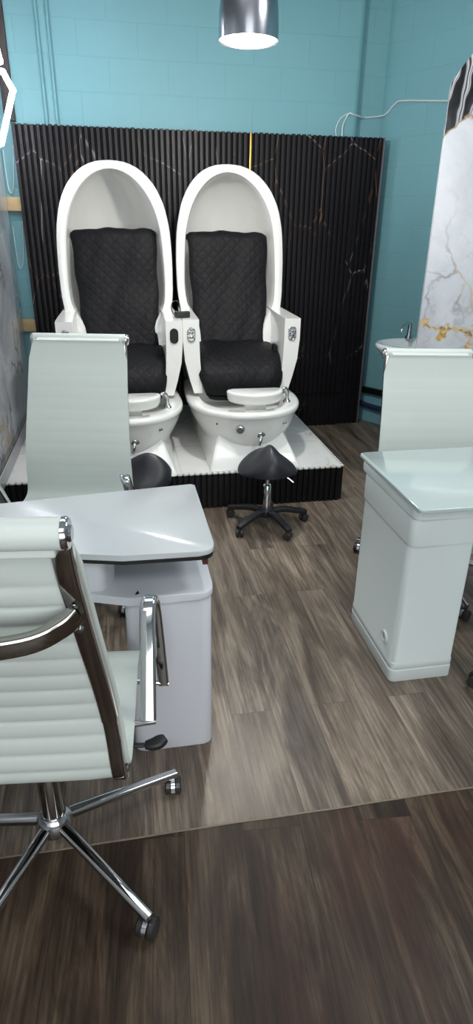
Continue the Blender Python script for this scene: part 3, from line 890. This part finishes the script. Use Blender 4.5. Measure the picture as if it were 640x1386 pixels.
    sweep(b, smooth_path([(0.262, -0.02, 0.395), (0.285, -0.018, 0.396), (0.303, -0.012, 0.400), (0.314, -0.006, 0.404)], 4), rrect(0.013, 0.008, 0.006, 3), (0, 0, 1), True, lambda u: 0.8 + 0.6 * math.sin(PI * u))
    finish('height_lever', b, 'black_plastic', mech)
    b = BM(); lathe(b, [(0.001, 0.11), (0.031, 0.11), (0.029, 0.30), (0.027, 0.305), (0.016, 0.307), (0.016, 0.39), (0.001, 0.39)], 24); finish('gas_column', b, 'darkchrome', root)
    b = BM(); lathe(b, [(0.001, 0.068), (0.026, 0.068), (0.030, 0.085), (0.048, 0.095), (0.050, 0.118), (0.042, 0.142), (0.034, 0.150), (0.001, 0.150)], 28); finish('base_hub', b, 'chrome', root)
    for k in range(5):
        a = R(22.7 + 6 + 72 * k); d = Vector((math.cos(a), math.sin(a), 0))
        b = BM(); sweep(b, [d * 0.035 + Vector((0, 0, 0.118)), d * 0.15 + Vector((0, 0, 0.103)), d * 0.28 + Vector((0, 0, 0.084)), d * 0.372 + Vector((0, 0, 0.071))], rrect(0.0145, 0.0125, 0.009, 4), (0, 0, 1), True, lambda u: 1.12 - 0.22 * u)
        leg = finish('leg', b, 'chrome', root, 60)
        p = d * 0.362; an = a + 1.1 + k
        b = BM()
        for s in (-1, 1):
            lathe(b, [(0.001, -0.010), (0.022, -0.010), (0.027, -0.006), (0.027, 0.006), (0.022, 0.010), (0.001, 0.010)], 20, at((p.x - s * 0.015 * math.sin(an), p.y + s * 0.015 * math.cos(an), 0.0272), R(90), 0, an))
        finish('caster_wheel', b, 'wheel', leg)
        b = BM()
        sec = [(0.031 * math.cos(R(q)), 0.028 + 0.031 * math.sin(R(q))) for q in range(0, 181, 20)] + [(0.024 * math.cos(R(q)), 0.028 + 0.024 * math.sin(R(q))) for q in range(180, -1, -20)]
        rings = []
        for w in (-0.006, 0.006):
            rings.append([(p.x + u * math.cos(an) - w * math.sin(an), p.y + u * math.sin(an) + w * math.cos(an), z) for u, z in sec])
        loft(b, rings); lathe(b, [(0.001, 0.03), (0.007, 0.03), (0.007, 0.0), (0.001, 0.0)], 10, at((p.x, p.y, 0.048)))
        finish('caster_hood', b, 'chrome', leg)
    return root
ch = make_office_chair('white ribbed office chair seen from behind, nearest the camera')
ch.location = (-0.268, 1.237, 0); ch.rotation_euler = (0, 0, R(-6))
def lower(root, dz):
    for c in root.children:
        if c.name.split('.')[0] not in ('leg', 'base_hub', 'gas_column'): c.location.z += dz
c2 = dup(ch, (-0.288, 2.70, 0), R(180 - 12), 'white office chair across the left desk, in front of the left pedicure chair')
c3 = dup(ch, (1.424, 2.475, 0), R(180 - 9), 'white office chair behind the right white desk, below the marble sheet')
c2.scale = (1.09, 1.09, 1.0); c3.scale = (1.05, 1.05, 1.0)
lower(c3, -0.145)
lower(c2, -0.083)
for q in c2.children:
    if q.name.split('.')[0] == 'leg': q.rotation_euler.z = R(36)
c4 = dup(ch, (1.55, 1.465, 0), R(-28), 'office chair of which only a caster shows at the right edge')
lower(c4, -0.12)

# ------------------------------------------------------------------ left manicure desk
t = thing('manicure_desk', 'white manicure desk with black-edged top between the two left office chairs', 'desk', (0, 0, 0))
top = rpoly([(-0.70, 1.535), (-0.44, 1.545), (-0.30, 1.575), (-0.18, 1.572), (-0.04, 1.537), (0.226, 1.530), (0.220, 2.036), (-0.10, 2.000), (-0.43, 1.958), (-0.72, 2.03)],
            [0.05, 0.1, 0.1, 0.06, 0.05, 0.05, 0.012, 0.1, 0.1, 0.02], 6)
b = BM(); prism(b, top, 'z', 0.742, 0.760, 0.004); dt = finish('desktop', b, plain('white_veined_laminate', (194, 198, 200), 0.24, var=0.03, scale=2), t, 50)
b = BM(); prism(b, [(x * 0.988 + 0.001, 1.78 + (y - 1.78) * 0.985) for x, y in top], 'z', 0.728, 0.742); finish('edge_band', b, 'black_edge', dt, 50)
sh = rpoly([(-0.70, 1.555), (-0.30, 1.60), (-0.13, 1.575), (-0.03, 1.538), (0.222, 1.535), (0.218, 1.985), (-0.70, 1.985)], [0.03, 0.1, 0.08, 0.05, 0.05, 0.02, 0.02], 6)
b = BM(); prism(b, sh, 'z', 0.590, 0.618, 0.006); finish('shelf', b, 'desk', t, 50)
b = BM(); prism(b, rpoly([(-0.45, 1.60), (-0.10, 1.590), (-0.070, 1.66), (-0.075, 1.95), (-0.45, 1.95)], [0.01, 0.03, 0.03, 0.01, 0.01]), 'z', 0.618, 0.728); finish('drawer', b, 'desk', t, 50)
b = BM(); box(b, -0.075, 0.213, 1.90, 1.93, 0.618, 0.728, 0.002); finish('rear_panel', b, 'desk', t)
b = BM(); box(b, 0.190, 0.206, 1.562, 1.60, 0.696, 0.728, 0.002); finish('corner_block', b, 'wood_dark', t)
for x0, x1 in ((-0.045, 0.217), (-0.70, -0.46)):
    b = BM(); prism(b, rpoly([(x0, 1.553), (x1, 1.553), (x1, 1.975), (x0, 1.975)], [0.035, 0.035, 0.01, 0.01]), 'z', 0.0, 0.590, 0.004); finish('pedestal', b, 'desk', t, 50)
b = BM(); prism(b, [(-0.012, 1.552), (0.0, 1.556), (-0.003, 1.572)], 'z', 0.619, 0.6205)
tag(finish('paper_scrap', b, 'black'), 'tiny black triangular scrap on the shelf under the left desktop', 'scrap')

# ------------------------------------------------------------------ right manicure desk
t = thing('manicure_desk', 'white glass-topped manicure desk on a boxy pedestal at right', 'desk', (0, 0, 0))
gt = rpoly([(0.928, 1.690), (2.06, 1.690), (2.06, 2.268), (0.932, 2.268)], [0.02, 0.02, 0.02, 0.02])
b = BM(); prism(b, gt, 'z', 0.748, 0.762, 0.003)
glass = plain('pale_green_glass_top', (180, 194, 192), 0.10, var=0.01, coat=0.5); finish('glass_top', b, glass, t, 50)
bd = rpoly([(0.933, 1.722), (1.20, 1.731), (1.96, 1.731), (2.04, 1.722), (2.04, 2.235), (0.933, 2.235)], [0.03, 0.05, 0.05, 0.03, 0.03, 0.03])
b = BM(); prism(b, bd, 'z', 0.706, 0.747, 0.004); finish('top_frame', b, 'desk_resin', t, 50)
bd2 = rpoly([(0.934, 1.733), (1.20, 1.741), (1.96, 1.741), (2.038, 1.733), (2.038, 2.20), (0.934, 2.20)], [0.032, 0.05, 0.05, 0.032, 0.03, 0.03])
b = BM(); prism(b, bd2, 'z', 0.598, 0.704, 0.003); finish('apron', b, 'desk_resin', t, 50)
for x0, x1 in ((0.936, 1.184), (1.80, 2.035)):
    b = BM()
    def rc(e, z): return [(x, y, z) for x, y in rpoly([(x0 - e, 1.746 - e), (x1 + e, 1.746 - e), (x1 + e, 2.19 + e), (x0 - e, 2.19 + e)], [0.03, 0.012, 0.02, 0.03], 5)]
    loft(b, [rc(0.001, 0.0), rc(0.003, 0.004), rc(0.003, 0.052), rc(0.0, 0.055), rc(0.0, 0.058), rc(0.002, 0.061), rc(0.002, 0.086), rc(0.0, 0.089), rc(0.0, 0.598)])
    pd = finish('pedestal', b, 'desk_resin', t, 40)
    if x0 < 1:
        b = BM(); lathe(b, [(0.015, -0.003), (0.015, 0.004), (0.020, 0.006), (0.026, 0.003), (0.027, -0.003)], 24, at((x0 - 0.001, 1.835, 0.155), 0, R(-90))); finish('grommet', b, 'desk_resin', pd)
        b = BM(); lathe(b, [(0.001, 0.002), (0.015, 0.001), (0.015, -0.002)], 20, at((x0 - 0.001, 1.835, 0.155), 0, R(-90))); finish('grommet_cap', b, plain('grey_cap', (176, 184, 182), 0.4), pd)

# ------------------------------------------------------------------ marble sheet at right
b = BM()
mp = [(0, 0), (1.5, 0), (1.5, 2.62), (0.55, 2.62), (0.30, 2.56), (0.16, 2.48), (0.075, 2.38), (0.03, 2.32), (0.0, 2.27)]
prism(b, mp, 'y', 0.0, 0.03, 0.002)
o = finish('marble_sheet', b, 'marble_right', flat=True)
o.location = (1.712, 3.46, 0); o.rotation_euler = (0, 0, R(-12))
tag(o, 'tall white marble-print sheet with gold and black veining in front of the sink', 'panel')

# ------------------------------------------------------------------ sink
t = thing('wash_basin', 'white pedestal wash basin by the teal wall behind the marble sheet', 'sink', (2.12, 4.28, 0))
b = BM()
def el(rx, ry, z, dy=0): return [(rx * math.cos(2 * PI * k / 40), dy + ry * math.sin(2 * PI * k / 40), z) for k in range(40)]
loft(b, [el(0.07, 0.07, 0.60), el(0.14, 0.11, 0.64), el(0.23, 0.17, 0.72), el(0.285, 0.215, 0.79), el(0.305, 0.235, 0.815), el(0.312, 0.240, 0.832), el(0.305, 0.234, 0.845),
         el(0.285, 0.214, 0.846), el(0.26, 0.19, 0.83), el(0.2, 0.14, 0.77), el(0.1, 0.07, 0.73), el(0.01, 0.01, 0.725)])
finish('bowl', b, 'ceramic', t, 60)
b = BM(); loft(b, [el(0.13, 0.12, 0.0), el(0.12, 0.11, 0.03), el(0.075, 0.07, 0.2), el(0.07, 0.065, 0.5), el(0.085, 0.08, 0.62)]); finish('pedestal', b, 'ceramic', t, 60)
b = BM(); lathe(b, [(0.001, 0.10), (0.016, 0.10), (0.018, 0.02), (0.028, 0.0), (0.028, -0.02)], 18, at((0.02, 0.19, 0.86))); fc = finish('tap', b, 'chrome', t)
b = BM(); sweep(b, smooth_path([(0.02, 0.19, 0.93), (0.0, 0.17, 0.962), (-0.05, 0.12, 0.965), (-0.085, 0.09, 0.94), (-0.095, 0.08, 0.915)], 6), circ(0.0095, 10), (0, 0, 1)); finish('spout', b, 'chrome', fc)

# pipes low on the right wall
wd = Vector((0.5, -0.866, 0)); wn = Vector((-0.866, -0.5, 0))
def wp(s, z, off): p = Vector((2.075, 5.29, z)) + wd * s + wn * off; return p
b = BM(); sweep(b, [wp(0.10, 0.288, 0.02), wp(2.2, 0.335, 0.02)], rrect(0.018, 0.026, 0.006, 3)); tag(finish('drain_pipe', b, 'drain'), 'black level pipe along the foot of the teal wall, above the blue hose', 'pipe')
b = BM(); tube(b, [wp(0.07, 0.165, 0.03), wp(0.3, 0.155, 0.035), wp(0.7, 0.175, 0.035), wp(2.2, 0.19, 0.03)], 0.022, 12); tag(finish('hose', b, 'navy'), 'dark blue hose low on the teal wall under the black pipe', 'hose')
# cable on the wall
b = BM(); cpt = [(1.715, 5.128, 2.215), (1.722, 5.15, 2.30), (1.765, 5.158, 2.375), (1.80, 5.16, 2.372), (1.87, 5.20, 2.366), (1.93, 5.28, 2.372), (2.05, 5.27, 2.385), wp(0.05, 2.40, 0.008), wp(0.12, 2.452, 0.008), wp(0.2, 2.466, 0.008), wp(0.6, 2.42, 0.008), wp(1.2, 2.36, 0.008), wp(2.0, 2.3, 0.008)]
tube(b, cpt, 0.006, 8); tag(finish('wall_cable', b, 'cable'), 'white cable running from the fluted panel across the teal wall', 'cable')
b = BM(); tube(b, [(1.675, 5.128, 2.21), (1.67, 5.155, 2.27), (1.70, 5.16, 2.34), (1.765, 5.16, 2.378)], 0.0045, 8); tag(finish('wall_cable', b, 'cable'), 'thin grey loop of cable rising from the panel top near the white cable', 'cable')

# ------------------------------------------------------------------ pendant lamp
t = thing('pendant_lamp', 'chrome dome pendant lamp with glowing shade at the top of the picture', 'lamp', (0.655, 3.40, 2.372))
b = BM()
D = 0.137
pr = [(0.94, 0.008), (1.0, 0.0), (1.0, 0.05), (0.985, 0.10), (0.95, 0.15), (0.89, 0.20), (0.80, 0.25), (0.66, 0.295), (0.46, 0.33), (0.28, 0.35), (0.26, 0.36), (0.25, 0.40), (0.1, 0.41)]
lathe(b, [(r * D, z) for r, z in pr] + [(0.08 * D, 0.40), (0.22 * D, 0.38), (0.62 * D, 0.285), (0.86 * D, 0.19), (0.95 * D, 0.10), (0.95 * D, 0.02), (0.94 * D, 0.008)], 48, None, False); finish('shade', b, plain('smoky_chrome', (176, 178, 186), 0.22, 1.0, var=0.01), t, 60)
b = BM(); lathe(b, [(0.001, -0.016), (0.5 * D, -0.012), (0.8 * D, -0.003), (0.945 * D, 0.008), (0.945 * D, 0.02), (0.001, 0.02)], 40); finish('diffuser', b, 'lampglow', t, 60)
b = BM(); tube(b, [(0, 0, 0.40), (0, 0, 1.125)], 0.004, 8, False); finish('cord', b, 'black_plastic', t)
b = BM(); lathe(b, [(0.001, 1.127), (0.05, 1.127), (0.05, 1.11), (0.02, 1.10), (0.001, 1.10)], 20); finish('ceiling_rose', b, 'chrome', t)

# ------------------------------------------------------------------ lights
def area(name, loc, sx, sy, power, rot=(0, 0, 0), col=(1, 1, 1)):
    l = bpy.data.lights.new(name, 'AREA'); l.shape = 'RECTANGLE'; l.size = sx; l.size_y = sy; l.energy = power; l.color = col
    o = bpy.data.objects.new(name, l); COL.objects.link(o); o.location = loc; o.rotation_euler = rot; return o
area('ceiling_panel_near', (0.0, -1.3, 3.45), 2.2, 1.4, 52, col=(0.97, 0.99, 1.0))
area('shop_window', (0.2, -2.9, 1.75), 4.2, 2.0, 135, (R(90), 0, 0), col=(0.96, 0.98, 1.0))
area('ceiling_panel_middle', (0.3, 2.4, 3.45), 1.6, 1.0, 20, col=(0.97, 0.99, 1.0))
area('ceiling_panel_right', (2.4, 1.6, 3.45), 1.0, 1.0, 48, col=(0.97, 0.99, 1.0))
l = bpy.data.lights.new('pendant_bulb', 'POINT'); l.energy = 58; l.shadow_soft_size = 0.05; l.color = (1.0, 0.97, 0.92)
o = bpy.data.objects.new('pendant_bulb', l); COL.objects.link(o); o.location = (0.655, 3.40, 2.30)
w = bpy.data.worlds.new('World'); S.world = w; w.use_nodes = True
w.node_tree.nodes['Background'].inputs[0].default_value = (0.9, 0.95, 1.0, 1); w.node_tree.nodes['Background'].inputs[1].default_value = 0.25

# ------------------------------------------------------------------ camera
F_PX, PITCH, ROLL, YAW = 829.1, 0.4354, 0.01344, 0.1829
Fw = Vector((math.sin(YAW) * math.cos(PITCH), math.cos(YAW) * math.cos(PITCH), -math.sin(PITCH)))
rt = Vector((math.cos(YAW), -math.sin(YAW), 0)); up = rt.cross(Fw)
c, s = math.cos(ROLL), math.sin(ROLL)
r2 = rt * c + up * s; u2 = -rt * s + up * c
cam = bpy.data.cameras.new('camera'); co = bpy.data.objects.new('camera', cam); COL.objects.link(co)
mw = Matrix(((r2.x, u2.x, -Fw.x, 0), (r2.y, u2.y, -Fw.y, 0), (r2.z, u2.z, -Fw.z, 1.6), (0, 0, 0, 1)))
co.matrix_world = mw
cam.sensor_fit = 'VERTICAL'; cam.sensor_height = 36.0; cam.sensor_width = 36.0; cam.lens = F_PX / 1386 * 36.0
cam.clip_start = 0.05
S.camera = co
